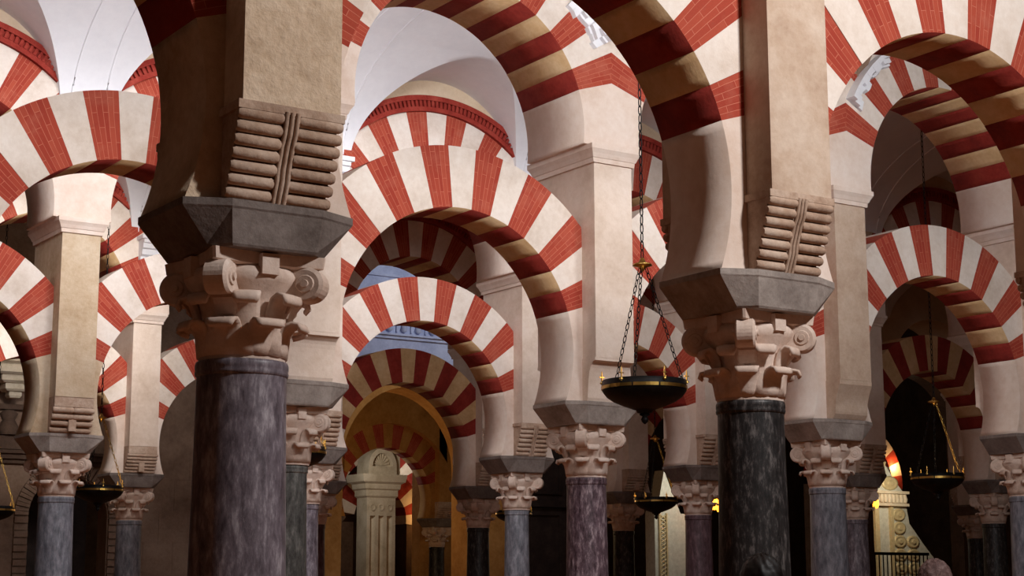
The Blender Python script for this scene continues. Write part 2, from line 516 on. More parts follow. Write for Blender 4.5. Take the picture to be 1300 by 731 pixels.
def archivolt_mesh():
    """red moulded band with a row of dentils, running over the upper arch on both faces"""
    b = MB()
    a0, a1 = radians(50), radians(130); n = 40
    for sg in (-1, 1):
        def ring(r0, r1, y0, y1):
            loops = []
            for i in range(n + 1):
                a = a0 + (a1 - a0) * i / n
                c, s_ = cos(a), sin(a)
                loops.append([(r0 * c, sg * y0, ZU - ZC + r0 * s_), (r1 * c, sg * y0, ZU - ZC + r1 * s_), (r1 * c, sg * y1, ZU - ZC + r1 * s_), (r0 * c, sg * y1, ZU - ZC + r0 * s_)])
            b.loft(loops)
        ring(EU - .012, EU + .205, UT - .01, UT + .03)
        ring(EU - .012, EU + .05, UT + .02, UT + .06)
        ring(EU + .135, EU + .205, UT + .02, UT + .085)
        m = 44
        for i in range(m):
            a = a0 + (a1 - a0) * (i + .5) / m; da = (a1 - a0) / m * .27
            poly = [(r * cos(x), ZU - ZC + r * sin(x)) for r, x in ((EU + .05, a - da), (EU + .05, a + da), (EU + .138, a + da), (EU + .138, a - da))]
            b.prism(poly, 'y', sg * (UT + .025), sg * (UT + .068))
    return b.mesh('archivolt')
AV = archivolt_mesh()

def make_lower(row, k, label, group, white='white_voussoir', red='red', spr='plaster', name='horseshoe_arch'):
    t = thing(name, label, 'arch', ((k + .5) * P, (row - 1) * Q, ZI), 0, group)
    for i, me in enumerate(LV):
        obj('voussoir', me, M[red if i % 2 == 0 else white], t, label='red brick wedge' if i % 2 == 0 else 'pale stone wedge')
    for me in LS: obj('springer', me, M[spr], t)
    return t

def make_upper(row, k, label, group, white='white_voussoir', spr='plaster', band=True):
    t = thing('upper_arch', label, 'arch', ((k + .5) * P, (row - 1) * Q, ZC), 0, group)
    for i, me in enumerate(UV_):
        obj('voussoir', me, M['red' if i % 2 == 0 else white], t, label='red brick wedge' if i % 2 == 0 else 'pale stone wedge')
    for me in US: obj('springer', me, M[spr], t)
    if band: obj('archivolt', AV, M['red_mould'], t, label='red moulding with a row of dentils')
    return t

def fragment_mesh(a0, a1, seed):
    """white broken length of stepped plaster moulding along the outer edge of an upper arch"""
    rnd = random.Random(seed); b = MB(); n = 7
    for lay, (ri, ro, y) in enumerate(((1.68, 1.84, .04), (1.73, 1.86, .08), (1.79, 1.88, .13))):
        for i in range(n):
            b0 = radians(a0 + (a1 - a0) * i / n); b1 = radians(a0 + (a1 - a0) * (i + .98) / n)
            jag = rnd.uniform(-.05, .05) if lay < 2 else rnd.uniform(-.03, .03)
            loops = []
            for k in range(4):
                a = b0 + (b1 - b0) * k / 3; w = .014 * sin(a * 40)
                loops.append([(r * cos(a), yy, ZU - ZC + r * sin(a)) for r, yy in ((ri + jag + w, -UT + .01), (ro, -UT + .01), (ro, -UT - y), (ri + jag + w + .02, -UT - y))])
            b.loft(loops)
    return b.mesh('moulding_fragment')

# ------------------------------------------------------------------ who is where
ROWNAME = {1: 'front', 2: 'second', 3: 'third', 4: 'fourth', 5: 'fifth', 6: 'sixth'}
# row, k: radius, marble, corbel kind, pier material, column label, pier label
COLS = {
 (1, -1): (.2, 'sh_purple', 'rolls', 'pier', 'marble column of the front arcade, next beyond the big foreground column on its left', 'pier of the front arcade, left of the rough brown foreground pier'),
 (1, 0): (.222, 'sh_purple', 'rolls', 'pier_rough', 'large purple-grey marble column standing nearest in the left foreground', 'rough brown stone pier with a roll corbel over the nearest left column'),
 (1, 1): (.2, 'sh_black', 'rolls', 'pier_brown', 'streaked near-black marble column in the foreground behind the dark-haired head', 'pale pier with a roll corbel above the near-black foreground column'),
 (1, 2): (.2, 'sh_purple', 'rolls', 'pier', 'marble column of the front arcade, next to the right of the near-black one', 'pier of the front arcade, next to the right of the pale roll-corbelled one'),
 (2, 0): (.2, 'sh_blue', 'plain', 'pier', 'marble column of the second arcade, hidden side of the large left arch', 'pier of the second arcade at the left end of the large left arch'),
 (2, 1): (.172, 'sh_green', 'plain', 'pier', 'slim grey-green marble column just right of the large purple-grey foreground column', 'pale pier with a smooth corbel partly behind the rough brown foreground pier'),
 (2, 2): (.2, 'sh_brown', 'plain', 'pier', 'mottled purple-brown marble column left of the large hanging bowl lamp', 'tall pale pier with a smooth corbel left of the big lamp chain'),
 (2, 3): (.198, 'sh_blue', 'scotia', 'pier_brown', 'blue-grey marble column next to the right of the near-black foreground column', 'dim pinkish pier with a bold hollow corbel right of the foreground roll corbel'),
 (2, 4): (.2, 'sh_blue', 'plain', 'pier', 'column at the far right edge, only its volute capital showing', 'pier at the far right edge of the second arcade'),
 (3, 0): (.2, 'sh_blue', 'bands', 'pier_ochre', 'marble column of the third arcade beyond the left edge', 'pier of the third arcade beyond the left edge'),
 (3, 1): (.208, 'sh_blue', 'bands', 'pier_ochre', 'blue-grey column at the far left between the two small hanging lamps', 'tall ochre pier with a banded corbel near the left edge'),
 (3, 2): (.17, 'sh_purple', 'rolls', 'pier', 'slim pale mauve column squeezed behind the grey-green column', 'roll-corbelled pier peeping out behind the grey-green column'),
 (3, 3): (.17, 'sh_blue', 'rolls', 'pier', 'slim blue-grey column left of the mottled purple-brown one', 'shadowed pier with a roll corbel above the slim blue-grey column'),
 (3, 4): (.2, 'sh_red', 'rolls', 'pier', 'dull purple column between the gilded panels, left of the near-black column', 'pier with a roll corbel right of the big bowl lamp'),
 (3, 5): (.19, 'sh_purple', 'rolls', 'pier', 'dark column close behind the blue-grey column on its right side', 'dark pier behind the bold hollow corbel'),
 (3, 6): (.2, 'sh_black', 'rolls', 'pier', 'dark column with a shadowed capital near the right edge', 'dark pier near the right edge behind the wide white springer'),
 (4, 1): (.2, 'sh_blue', 'lines', 'pier', 'column of the fourth arcade beyond the left edge', 'pier of the fourth arcade beyond the left edge'),
 (4, 2): (.2, 'sh_blue', 'lines', 'pier', 'blue-grey column right of the small hanging lamp, left of the foreground column', 'slender pale pier with a finely ribbed corbel left of the foreground column'),
 (4, 3): (.18, 'sh_red', 'lines', 'pier', 'small dark column in the cluster right of the grey-green column', 'small dim pier in the cluster right of the grey-green column'),
 (4, 4): (.2, 'sh_black', 'lines', 'pier', 'black column left of the slim blue-grey column', 'dim pier at the right foot of the dark striped arch'),
 (4, 5): (.2, 'sh_black', 'lines', 'pier', 'dark column behind the large hanging lamp, beside the purple-brown column', 'dim pier behind the large hanging lamp'),
 (4, 6): (.2, 'sh_black', 'lines', 'pier', 'dark column hidden behind the near-black foreground column', 'dim pier behind the near-black foreground column'),
 (4, 8): (.2, 'sh_black', 'lines', 'pier', 'dark column right of the brass-banded lamp at the right', 'dim pier right of the brass-banded lamp at the right'),
 (6, 5): (.2, 'sh_black', 'lines', 'gold_plaster', 'far dark column left of the fluted cream pillar', 'far ochre pier left of the fluted cream pillar'),
 (6, 6): (.2, 'sh_black', 'lines', 'gold_plaster', 'far dark column right of the fluted cream pillar', 'far ochre pier right of the fluted cream pillar'),
}
OUT = {(1, -1), (1, 2), (2, 0), (3, 0), (4, 1), (4, 6)}
for (r, k), (rad, mt, ck, pm, cl, pl) in COLS.items():
    im = 'impost' if (r, k) in ((1, 1), (3, 1), (2, 2), (2, 1), (2, 3)) else 'impost_dark'
    make_column(k * P, (r - 1) * Q, rad, M[mt], cl, 'columns of the %s arcade' % ROWNAME[r], im)
    pr = make_pier(k * P, (r - 1) * Q, pl, 'piers of the %s arcade' % ROWNAME[r], ck, pm)
    if (r, k) == (1, 0): pr.scale = (1.1, 1, 1)

LOW = {
 (1, -1): 'shadowed brown arch curving up from the left side of the foreground column',
 (1, 0): 'huge near arch between the two foreground columns, dark striped underside at right',
 (1, 1): 'near arch at upper right springing from the pale roll-corbelled pier, dark striped underside',
 (2, 0): 'wide red and white arch at upper left, crossing above the two left piers',
 (2, 1): 'large bright red and white arch in the picture centre beside the mottled column',
 (2, 2): 'arch behind the near-black column, white springer right of its capital',
 (2, 3): 'red and white horseshoe arch at right above the brass-banded lamp',
 (3, 0): 'red and white arch cut by the left edge beside the ochre pier',
 (3, 1): 'red and white arch between the ochre pier and the foreground column',
 (3, 2): 'smaller red and white arch nested inside the large central arch',
 (3, 3): 'red and white arch seen behind the large hanging lamp',
 (3, 4): 'arch of the third arcade hidden behind the near-black column',
 (3, 5): 'dark brown striped arch in shadow above the lamp at right',
 (4, 1): 'striped arch just left of the finely ribbed corbel, behind the ochre pier',
 (4, 2): 'striped arch between the finely ribbed pier and the purple-grey foreground column',
 (4, 3): 'dim brown and maroon striped arch under the central nested arch',
 (4, 4): 'dim striped arch behind the slim blue-grey column',
 (4, 5): 'dim arch behind the big lamp and the dull purple column',
 (6, 5): 'small black and ochre striped arch over the fluted cream pillar',
}
for (r, k), lab in LOW.items():
    kw = {}
    if r == 6: kw = dict(white='gold_plaster', spr='gold_plaster')
    if (r, k) in ((4, 3), (4, 4), (4, 5), (3, 5)): kw = dict(white='ochre_soffit', red='red_soffit')  # dim arches: warm shade put into the colour of every face
    if (r, k) == (1, -1): kw = dict(spr='pier_rough')
    if r == 3 and k < 2: kw = dict(spr='pier_ochre')
    make_lower(r, k, lab, 'striped horseshoe arches', **kw)

UP = {
 (2, 0): 'upper arch of the second arcade above the wide left arch',
 (2, 1): 'big upper arch high in the centre, striped underside beside the lamp chain',
 (2, 2): 'upper arch of the second arcade behind the pale foreground pier',
 (2, 3): 'upper arch at right with maroon striped underside and a broken white moulding',
 (3, 0): 'upper arch with a red dentil band at the top left corner',
 (3, 1): 'upper arch whose red dentil band shows left of the foreground column top',
 (3, 2): 'upper arch with a full red dentil band under the white vault, centre',
 (3, 3): 'upper arch of the third arcade behind the lamp chain',
 (3, 4): 'upper arch of the third arcade behind the near-black column pier',
 (3, 5): 'dark upper arch in the shadow behind the right striped arches',
 (4, 1): 'far upper arch seen past the ochre pier at left',
 (4, 2): 'far upper arch seen above the finely ribbed pier',
 (4, 3): 'dark brown striped upper arch in shade inside the large central arch',
 (4, 4): 'dim upper arch of the fourth arcade behind the central piers',
 (4, 5): 'dim upper arch of the fourth arcade behind the lamp chain',
}
for (r, k), lab in UP.items():
    ua = make_upper(r, k, lab, 'striped upper arches', band=(r != 2))
    if (r, k) == (2, 1): obj('moulding_fragment', fragment_mesh(31, 49, 3), M['vault'], ua, label='broken white plaster moulding')
    if (r, k) == (2, 3): obj('moulding_fragment', fragment_mesh(124, 151, 5), M['vault'], ua, label='broken white plaster moulding')

# ------------------------------------------------------------------ walls over the arcades, vaults
ZW = 9.3
def wall_over(ks, r0, solid_to=None, ZU=ZU, ZW=9.3):
    b = MB()
    for k in ks:
        xs = [-P / 2 + P * i / 40 for i in range(41)]
        def zb(x):
            if solid_to is not None:
                return (ZU + sqrt(r0 * r0 - x * x)) if abs(x) < r0 else solid_to
            return ZU + sqrt(max(r0 * r0 - x * x, 0))
        lo = [(x, zb(x)) for x in xs]
        if solid_to is not None:
            xs2 = [r0 * cos(pi * i / 40) for i in range(41)]
            lo = [(-P / 2, solid_to), (-r0, solid_to)] + [(-a, ZU + sqrt(max(r0 * r0 - a * a, 0))) for a in xs2] + [(r0, solid_to), (P / 2, solid_to)]
            lo = [p for i, p in enumerate(lo) if i == 0 or abs(p[0] - lo[i - 1][0]) + abs(p[1] - lo[i - 1][1]) > 1e-6]
        cx = (k + .5) * P
        for i in range(len(lo) - 1):
            (xa, za), (xb, zb_) = lo[i], lo[i + 1]
            for y in (-UT, UT):
                if abs(xa - xb) > 1e-6: b.add([(cx + xa, y, za), (cx + xb, y, zb_), (cx + xb, y, ZW), (cx + xa, y, ZW)], [(0, 1, 2, 3)])
            b.add([(cx + xa, -UT, za), (cx + xb, -UT, zb_), (cx + xb, UT, zb_), (cx + xa, UT, za)], [(0, 1, 2, 3)])
    x0, x1 = min(ks) * P, (max(ks) + 1) * P
    b.add([(x0, -UT, ZW), (x1, -UT, ZW), (x1, UT, ZW), (x0, UT, ZW)], [(0, 1, 2, 3)])
    return b
struct('wall_clerestory', wall_over(range(-2, 9), RU, ZC), M['plaster_tan'], (0, 0, 0))
struct('wall_clerestory', wall_over(range(0, 4), EU), M['plaster_tan'], (0, Q, 0))
struct('wall_clerestory', wall_over(range(4, 10), RU, ZC), M['plaster_tan'], (0, Q, 0))
struct('wall_clerestory', wall_over(range(0, 6), EU), M['plaster_tan'], (0, 2 * Q, 0))
struct('wall_clerestory', wall_over(range(6, 11), RU, ZC), M['plaster_tan'], (0, 2 * Q, 0))
struct('wall_clerestory', wall_over(range(1, 6), EU), M['plaster_tan'], (0, 3 * Q, 0))
struct('wall_clerestory', wall_over(range(6, 11), RU, ZC), M['plaster_tan'], (0, 3 * Q, 0))

struct('wall_clerestory', wall_over(range(4, 6), EL, None, ZL, 8.5), M['gold_plaster'], (0, 5 * Q, 0))
b = MB(); b.box(6 * P - .2, 24.4, 5 * Q + .53, 5 * Q + .95, 0, 8.5); struct('wall_sixth', b, M['gold_plaster'])
ZV, HM, HL, RV = 7.19, 1.52, 1.33, 1.33
YH = (Q - 2 * UT) / 2 + .012
def vault_mesh():
    b = MB(); A = YH + .005
    zm = lambda y: ZV + HM * sqrt(max(0, 1 - (y / A) ** 2))
    zl = lambda x: ZV + HL * sqrt(max(0, 1 - (x / RV) ** 2))
    ys_of = lambda x: A * sqrt(max(0, 1 - ((zl(x) - ZV) / HM) ** 2))
    n = 28
    th = [pi / 2 * i / n for i in range(n + 1)]
    xs = [RV * cos(t) for t in th]                     # RV .. 0
    yi = [min(ys_of(x), YH) for x in xs]
    for sy in (-1, 1):
        for sx in (-1, 1):
            m = 12                                     # lunette surface: from the wall in to the groin
            v, f = [], []
            for x, y in zip(xs, yi):
                for j in range(m + 1):
                    v.append((sx * x, sy * (YH + (y - YH) * j / m), zl(x)))
            for i in range(n):
                for j in range(m):
                    a = i * (m + 1) + j; f.append((a, a + 1, a + m + 2, a + m + 1))
            b.add(v, f, True)
            m = 10; v, f = [], []                      # barrel surface: from the groin out to the bay edge
            for x, y in zip(xs, yi):
                for j in range(m + 1):
                    v.append((sx * (x + (P / 2 - x) * j / m), sy * y, zm(y)))
            for i in range(n):
                for j in range(m):
                    a = i * (m + 1) + j; f.append((a, a + 1, a + m + 2, a + m + 1))
            b.add(v, f, True)
    y0 = yi[-1]; m = 10; v, f = [], []                 # crown of the barrel
    for i in range(m + 1):
        y = -y0 + 2 * y0 * i / m
        for j in range(9): v.append((-P / 2 + P * j / 8, y, zm(y)))
    for i in range(m):
        for j in range(8):
            a = i * 9 + j; f.append((a, a + 1, a + 10, a + 9))
    b.add(v, f, True)
    for sx in (-1, 1):                                 # two thin ribs per bay beside the transverse band
        xr = sx * (P / 2 - .21)
        pts = [(xr, YH * cos(pi * i / 48), zm(YH * cos(pi * i / 48)) - .004) for i in range(49)]
        b.tube(pts, .012, 6)
    me = b.mesh('vault')
    bm = bmesh.new(); bm.from_mesh(me)
    bmesh.ops.remove_doubles(bm, verts=bm.verts, dist=2e-4)
    bmesh.ops.recalc_face_normals(bm, faces=bm.faces)
    for e_ in bm.edges:
        if len(e_.link_faces) == 2 and e_.calc_face_angle(0) > radians(28): e_.smooth = False
    bm.to_mesh(me); bm.free()
    return me
VM = vault_mesh()
for ai, ks in ((0, range(-2, 7)), (1, range(-1, 8)), (2, range(0, 9)), (3, range(1, 9))):
    for k in ks:
        struct('ceiling', VM, M['vault'] if ai > 1 else M['ashlar'], ((k + .5) * P, (ai - .5) * Q, 0))  # unseen near vaults coloured brown to darken and warm the bounce

# consoles from which the vault springs
def console_mesh():
    b = MB()
    prof = [(0, .40), (.30, .40), (.30, .34), (.26, .34), (.25, .26), (.20, .24), (.19, .16), (.12, .13), (.10, .04), (0, 0)]
    b.prism([(-y * .8, z) for y, z in prof], 'x', -.20, .20)
    b.box(-.24, .24, -.27, 0, .40, .46)
    b.box(-.12, .12, -.24, -.02, .02, .12)
    return b.mesh('vault_console')
CON = console_mesh()
for (r, k, s, lab) in (
  (3, 3, -1, 'small white console under the vault, right end of the red dentil band'),
  (3, 2, -1, 'small white console beside the pier edge, left end of the central dentil band'),
  (3, 1, -1, 'white console between the two dentil bands at upper left'),
  (4, 2, -1, 'small grey console far behind, right of the ochre pier cornice')):
    o = obj('vault_console', CON, M['vault'], None, (k * P, (r - 1) * Q - UT, ZV - .46), (0, 0, 0))
    tag(o, lab, 'console', 'vault consoles')

# ------------------------------------------------------------------ floor, shell
b = MB(); b.box(-14, 52, -16, 56, -.2, 0); struct('floor', b, M['floor'])
b = MB(); b.box(-14, 52, 47, 47.4, 0, 11); struct('wall_back', b, M['dark_wall'])
b = MB(); b.box(51, 51.4, -6, 47, 0, 11); struct('wall_right', b, M['dark_wall'])
b = MB(); b.box(-10.4, -10, -16, 47, 0, 11); struct('wall_left', b, M['dark_wall'])
b = MB(); b.box(-14, 52, 3.5 * Q + 1.2, 56, 11, 11.2); struct('ceiling_far', b, M['dark_wall'])
b = MB(); b.box(-14, 52, -16, 3.5 * Q + 1.2, 9.32, 9.5); struct('ceiling_roof', b, M['dark_wall'])

# wall closing the left end behind the fourth arcade: arched doorway, cornice, ashlar
Y5 = 4 * Q
def chapel_wall():
    b = MB(); xa, xb, xc, hw, zs, rr = 2.0, 10.7, 7.75, .78, 3.0, .78
    arc = [(xc + rr * cos(pi - pi * i / 20), zs + rr * sin(pi - pi * i / 20)) for i in range(21)]
    poly = [(xa, 0), (xc - hw, 0)] + arc + [(xc + hw, 0), (xb, 0), (xb, 11), (xa, 11)]
    b.prism(poly, 'y', Y5, Y5 + .5)
    return b
struct('wall_chapel', chapel_wall(), M['ashlar'])
b = MB()
for i in range(7):                                   # course joints stand slightly proud as block faces
    z0 = .06 + i * .62
    for j in range(3):
        x0 = 8.98 + (j + (.5 if i % 2 else 0)) * .62
        if x0 < 10.5: b.box(x0, min(x0 + .613, 10.68), Y5 - .008, Y5, z0, z0 + .613)
struct('wall_chapel_blocks', b, M['ashlar'])
b = MB()
for y, z0, z1 in ((.10, 3.98, 4.06), (.18, 4.06, 4.16), (.26, 4.16, 4.22)): b.box(2, 8.6, Y5 - y, Y5 + .0, z0, z1)
struct('trim_1', b, M['dark_wall'])
b = MB()                                             # carved ring round the doorway
n = 36
for i in range(n):
    a0, a1 = pi * i / n, pi * (i + .82) / n
    poly = [(7.75 + r * cos(a), 3.0 + r * sin(a)) for r, a in ((.80, a0), (.80, a1), (1.06, a1), (1.06, a0))]
    b.prism(poly, 'y', Y5 - .05 - .03 * (i % 2), Y5)
for sx in (-1, 1):
    for i in range(22):
        x = 7.75 + sx * .93; z = .05 + i * .134
        b.box(x - .13, x + .13, Y5 - .05 - .03 * (i % 2), Y5, z, z + .115)
struct('trim_2', b, M['ashlar'])
b = MB(); b.box(6.4, 9.2, Y5 + 3, Y5 + 3.2, 0, 4.5); struct('wall_passage', b, M['timber'])
# carved hanging bracket at the left edge
b = MB()
for i, (w, d, z0, z1) in enumerate(((.12, .12, 5.18, 5.3), (.22, .2, 5.3, 5.45), (.32, .28, 5.45, 5.6), (.42, .36, 5.6, 5.8), (.5, .42, 5.8, 5.95))):
    b.rects([(w * .8, d * .8, z0), (w, d, z0 + .04), (w, d, z1 - .03), (w * .9, d * .9, z1)])
o = obj('stone_bracket', b, M['pale_marble'], None, (6.45, Y5 - .4, 0)); tag(o, 'stepped pale stone bracket on the chapel wall at the left edge', 'bracket')
b = MB()
b.box(2, 7.2, Y5 - .06, Y5, 4.25, 4.5); b.box(2, 7.2, Y5 - .12, Y5, 5.0, 5.1)
for i in range(9): b.lathe([(.16, 4.52), (.2, 4.66), (.12, 4.8), (.18, 4.92), (.1, 4.99)], 12, True, 3 + i * .5, Y5 - .02)
struct('trim_3', b, M['dark_wall'])

# fifth line: plain ochre vaulted passage in the middle, blue-white stucco wall above it
def plain_arch_wall(x0, x1, xc, r, zc, ztop, y0, y1):
    b = MB(); arc = [(xc + r * cos(pi - pi * i / 32), zc + r * sin(pi - pi * i / 32)) for i in range(33)]
    poly = [(x0, 0), (xc - r, 0)] + arc + [(xc + r, 0), (x1, 0), (x1, ztop), (x0, ztop)]
    l0 = [(p[0], y0, p[1]) for p in poly]; l1 = [(p[0], y1, p[1]) for p in poly]
    n = len(poly)
    b.add(l0 + l1, [(i, (i + 1) % n, n + (i + 1) % n, n + i) for i in range(n)])
    b.add(l0, [tuple(range(n))]); b.add(l1, [tuple(range(n))])
    return b
XG = 15.15
struct('wall_ochre', plain_arch_wall(12.7, 17.6, XG, 1.72, 4.22, 6.25, Y5 - .5, Y5 + .7), M['gold_plaster'])
b = MB()
b.box(11.0, 21, Y5 - .5, Y5, 6.26, 10.8)
struct('wall_stucco', b, M['frieze'])
def frieze_band(x0, x1):
    b = MB()
    for z0, z1, d in ((6.95, 7.02, .05), (7.02, 7.06, .10), (7.62, 7.68, .06), (7.68, 7.76, .12), (7.76, 7.82, .2), (8.3, 8.36, .06)):
        b.box(x0, x1, Y5 - .5 - d, Y5 - .5, z0, z1)
    return b
struct('trim_4', frieze_band(11.0, 21), M['frieze'])
b = MB()
x = 12.0; i = 0
while x < 20:
    zb = 7.1
    b.lathe([(.03, zb), (.085, zb + .05), (.06, zb + .16), (.1, zb + .26), (.11, zb + .34), (.05, zb + .37), (.065, zb + .43), (.03, zb + .49)], 10, True, x, Y5 - .52)
    b.box(x + .17, x + .21, Y5 - .54, Y5 - .5, zb, zb + .48)
    x += .36; i += 1
struct('trim_5', b, M['frieze'])

# dark panelled wall between the slim blue-grey and the mottled column
def panel_wall(x0, x1, y, zt, mat, n):
    b = MB(); b.box(x0, x1, y, y + .3, 0, zt)
    b.box(x0 - .05, x1 + .05, y - .14, y, zt - .12, zt); b.box(x0 - .02, x1 + .02, y - .08, y, 3.46, 3.6)
    w = (x1 - x0) / n
    for i in range(n):
        a = x0 + i * w
        for z0, z1 in ((.3, 3.35), (3.75, zt - .3)):
            b.box(a + .08, a + .16, y - .04, y, z0, z1); b.box(a + w - .16, a + w - .08, y - .04, y, z0, z1)
            b.box(a + .16, a + w - .16, y - .04, y, z0, z0 + .08); b.box(a + .16, a + w - .16, y - .04, y, z1 - .08, z1)
    return b
struct('wall_panelled', panel_wall(18.3, 20.7, Y5, 6.2, None, 2), M['timber'])
b = MB(); b.box(17.35, 17.75, Y5 - .1, Y5 + .3, 0, 5.6);
struct('trim_6', b, M['gold_plaster'])

# right-hand dark doorway piers behind the brass-banded lamp
b = MB()
for x0, x1, y in ((28.6, 29.1, 20.6), (29.4, 29.7, 20.9), (30.0, 31.6, 21.2)): b.box(x0, x1, y, y + .4, 0, 7)
b.box(28.5, 29.8, 20.6, 21.0, 4.1, 4.25); b.box(28.5, 29.9, 20.5, 21.0, 4.25, 4.35)
struct('wall_side_chapel', b, M['dark_wall'])
struct('wall_side_arch', plain_arch_wall(24.4, 28.6, 26.75, 1.5, 5.1, 7.0, 3 * Q + 2.0, 3 * Q + 2.4), M['dark_wall'])

# ------------------------------------------------------------------ fluted cream pillar with a shell niche
t = thing('fluted_pillar', 'cream fluted pillar with a shell niche far behind the central arches', 'pillar', (21.42, 36.91, 0)); t.scale = (.86, .86, 1)
b = MB(); b.rects([(.72, .5, 0), (.72, .5, .5), (.62, .42, .6), (.6, .40, .62)]); obj('plinth', b, M['pale_marble'], t)
b = MB()
xs = [-.58, -.40, -.27, -.155, -.03, .03, .155, .27, .40, .58]
poly = [(-.56, .36), (-.56, -.36)]
for c in (-.33, 0, .33):
    for i in range(9):
        a = pi - pi * i / 8
        poly.append((c + .105 * cos(a), -.36 + .15 * sin(a)))
poly += [(.56, -.36), (.56, .36)]
b.prism(poly, 'z', .62, 3.75)
b.prism([(-.56, .36), (-.56, -.36), (.56, -.36), (.56, .36)], 'z', 3.75, 4.28)
for c in (-.33, 0, .33):
    loops = [[(c + r * cos(2 * pi * i / 16), y, 4.0 + r * sin(2 * pi * i / 16)) for i in range(16)] for r, y in ((.11, -.36), (.11, -.385), (.07, -.385), (.05, -.365))]
    b.loft(loops)
obj('shaft', b, M['pale_marble'], t)
b = MB(); b.rects([(.57, .37, 4.28), (.62, .42, 4.33), (.62, .42, 4.5), (.68, .48, 4.54), (.70, .5, 4.68), (.82, .6, 4.74), (.86, .64, 4.9), (.86, .64, 4.96)]); obj('cornice', b, M['pale_marble'], t)
b = MB()
b.prism([(-.55, 4.96), (.55, 4.96), (.55, 5.2), (-.55, 5.2)], 'y', -.45, .4)
arc = [(.55 * cos(pi * i / 20), 5.2 + .55 * sin(pi * i / 20)) for i in range(21)]
arc2 = [(.40 * cos(pi - pi * i / 20), 5.2 + .40 * sin(pi - pi * i / 20)) for i in range(21)]
b.prism(arc + arc2, 'y', -.45, .4)
b.prism([(.4 * cos(pi * i / 20), 5.2 + .4 * sin(pi * i / 20)) for i in range(21)], 'y', -.2, .4)
obj('niche', b, M['pale_marble'], t)
b = MB()
for i in range(9):
    a = radians(12 + i * 19.5)
    b.tube([(0, -.24, 5.24), (.17 * cos(a), -.27, 5.24 + .17 * sin(a)), (.34 * cos(a), -.24, 5.24 + .34 * sin(a))], [.012, .03, .05], 8)
obj('shell', b, M['pale_marble'], t, label='carved fan shell')
b = MB(); b.box(-.56, .56, -.4, .4, 5.75, 5.9); b.box(.60, .74, -.34, .4, 4.96, 5.9); obj('panel', b, M['pale_marble'], t)
# small striped arch and orange-lit arch beyond it
def short_arch(name, label, x, y, zc, r, e, a0, a1, n, reds, light, group=None, rotz=0):
    t = thing(name, label, 'arch', (x, y, zc - .001), rotz, group)
    for i in range(n):
        b0, b1 = a0 + (a1 - a0) * i / n, a0 + (a1 - a0) * (i + 1) / n
        b = MB(); inn = [(r * cos(b0 + (b1 - b0) * k / 3), r * sin(b0 + (b1 - b0) * k / 3)) for k in range(4)]
        out = [(e * cos(b1 - (b1 - b0) * k / 3), e * sin(b1 - (b1 - b0) * k / 3)) for k in range(4)]
        b.prism(inn + out, 'y', -.35, .35)
        obj('voussoir', b, M['red_mould'] if i % 2 == reds else M[light], t, label='red wedge' if i % 2 == reds else 'pale wedge')
    for sx in (-1, 1):
        b = MB(); aa = a0 if sx > 0 else a1
        xa, xb = sorted((sx * (r + .02), sx * e)); b.box(xa, xb, -.34, .34, -zc, e * .5 * (sin(a0) - .0)); obj('jamb', b, M['dark_wall'], t)
    return t
short_arch('far_arch', 'far red and white arch end right of the shell niche', 24.55, 43.0, 4.7, 1.2, 1.9, radians(-12), radians(168), 13, 0, 'white_voussoir')
short_arch('far_arch', 'orange lamp-lit striped arch end beside the fluted cream pillar', 22.55, 39.0, 3.75, .92, 1.55, radians(-8), radians(172), 11, 1, 'white_voussoir')
short_arch('far_arch', 'orange and red lit striped arch above the gilded pointed altarpiece', 35.0, 30.76, 4.85, 1.35, 1.8, radians(-5), radians(175), 13, 0, 'white_voussoir')

# ------------------------------------------------------------------ gilded altarpieces
def relief_panel(b, x0, x1, z0, z1, nx, nz, y):
    w, h = (x1 - x0) / nx, (z1 - z0) / nz
    for i in range(nx):
        for j in range(nz):
            cx, cz = x0 + (i + .5) * w, z0 + (j + .5) * h
            ra, rb = w * .48, h * .47; r = 1
            loops = [[(cx + ra * rr * cos(2 * pi * k / 12), yy, cz + rb * rr * sin(2 * pi * k / 12)) for k in range(12)] for rr, yy in ((r, y), (r * 1.0, y - .05), (r * .74, y - .07), (r * .6, y - .03), (r * .3, y - .09))]
            b.loft(loops, True, True)
t = thing('altarpiece', 'gilded and silver altarpiece with a pointed top behind the black railing', 'altarpiece', (34.1, 28.3, 0)); t.scale = (1.25, 1, 1)
b = MB(); b.box(-.8, 1.6, -.1, .5, 0, 1.1); obj('base', b, M['pale_marble'], t)
b = MB(); b.prism([(-.78, 1.1), (1.5, 1.1), (1.5, 2.3), (1.0, 2.9), (.55, 3.5), (.4, 4.4), (.12, 4.75), (-.25, 5.3), (-.35, 4.9), (-.62, 4.55), (-.62, 4.0), (-.78, 3.6)], 'y', 0, .3); obj('panel', b, M['silver'], t)
b = MB()
b.box(-.66, -.52, -.09, 0, 1.1, 4.0); b.box(-.14, -.04, -.09, 0, 1.1, 4.0)
relief_panel(b, -.04, .40, 1.2, 3.95, 1, 7, 0.0); relief_panel(b, .40, .84, 1.2, 3.16, 1, 5, 0.0); relief_panel(b, .84, 1.4, 1.2, 2.38, 1, 3, 0.0)
obj('gilt_relief', b, M['gilt'], t)
b = MB(); b.box(-.72, .44, -.16, 0, 4.0, 4.08); b.box(-.72, .44, -.18, 0, 4.36, 4.44); b.box(-.68, .4, -.1, 0, 4.08, 4.36)
for i in range(8): b.lathe([(.05, 4.1), (.07, 4.2), (.04, 4.34)], 8, True, -.58 + i * .13, -.12)
obj('entablature', b, M['pale_marble'], t)
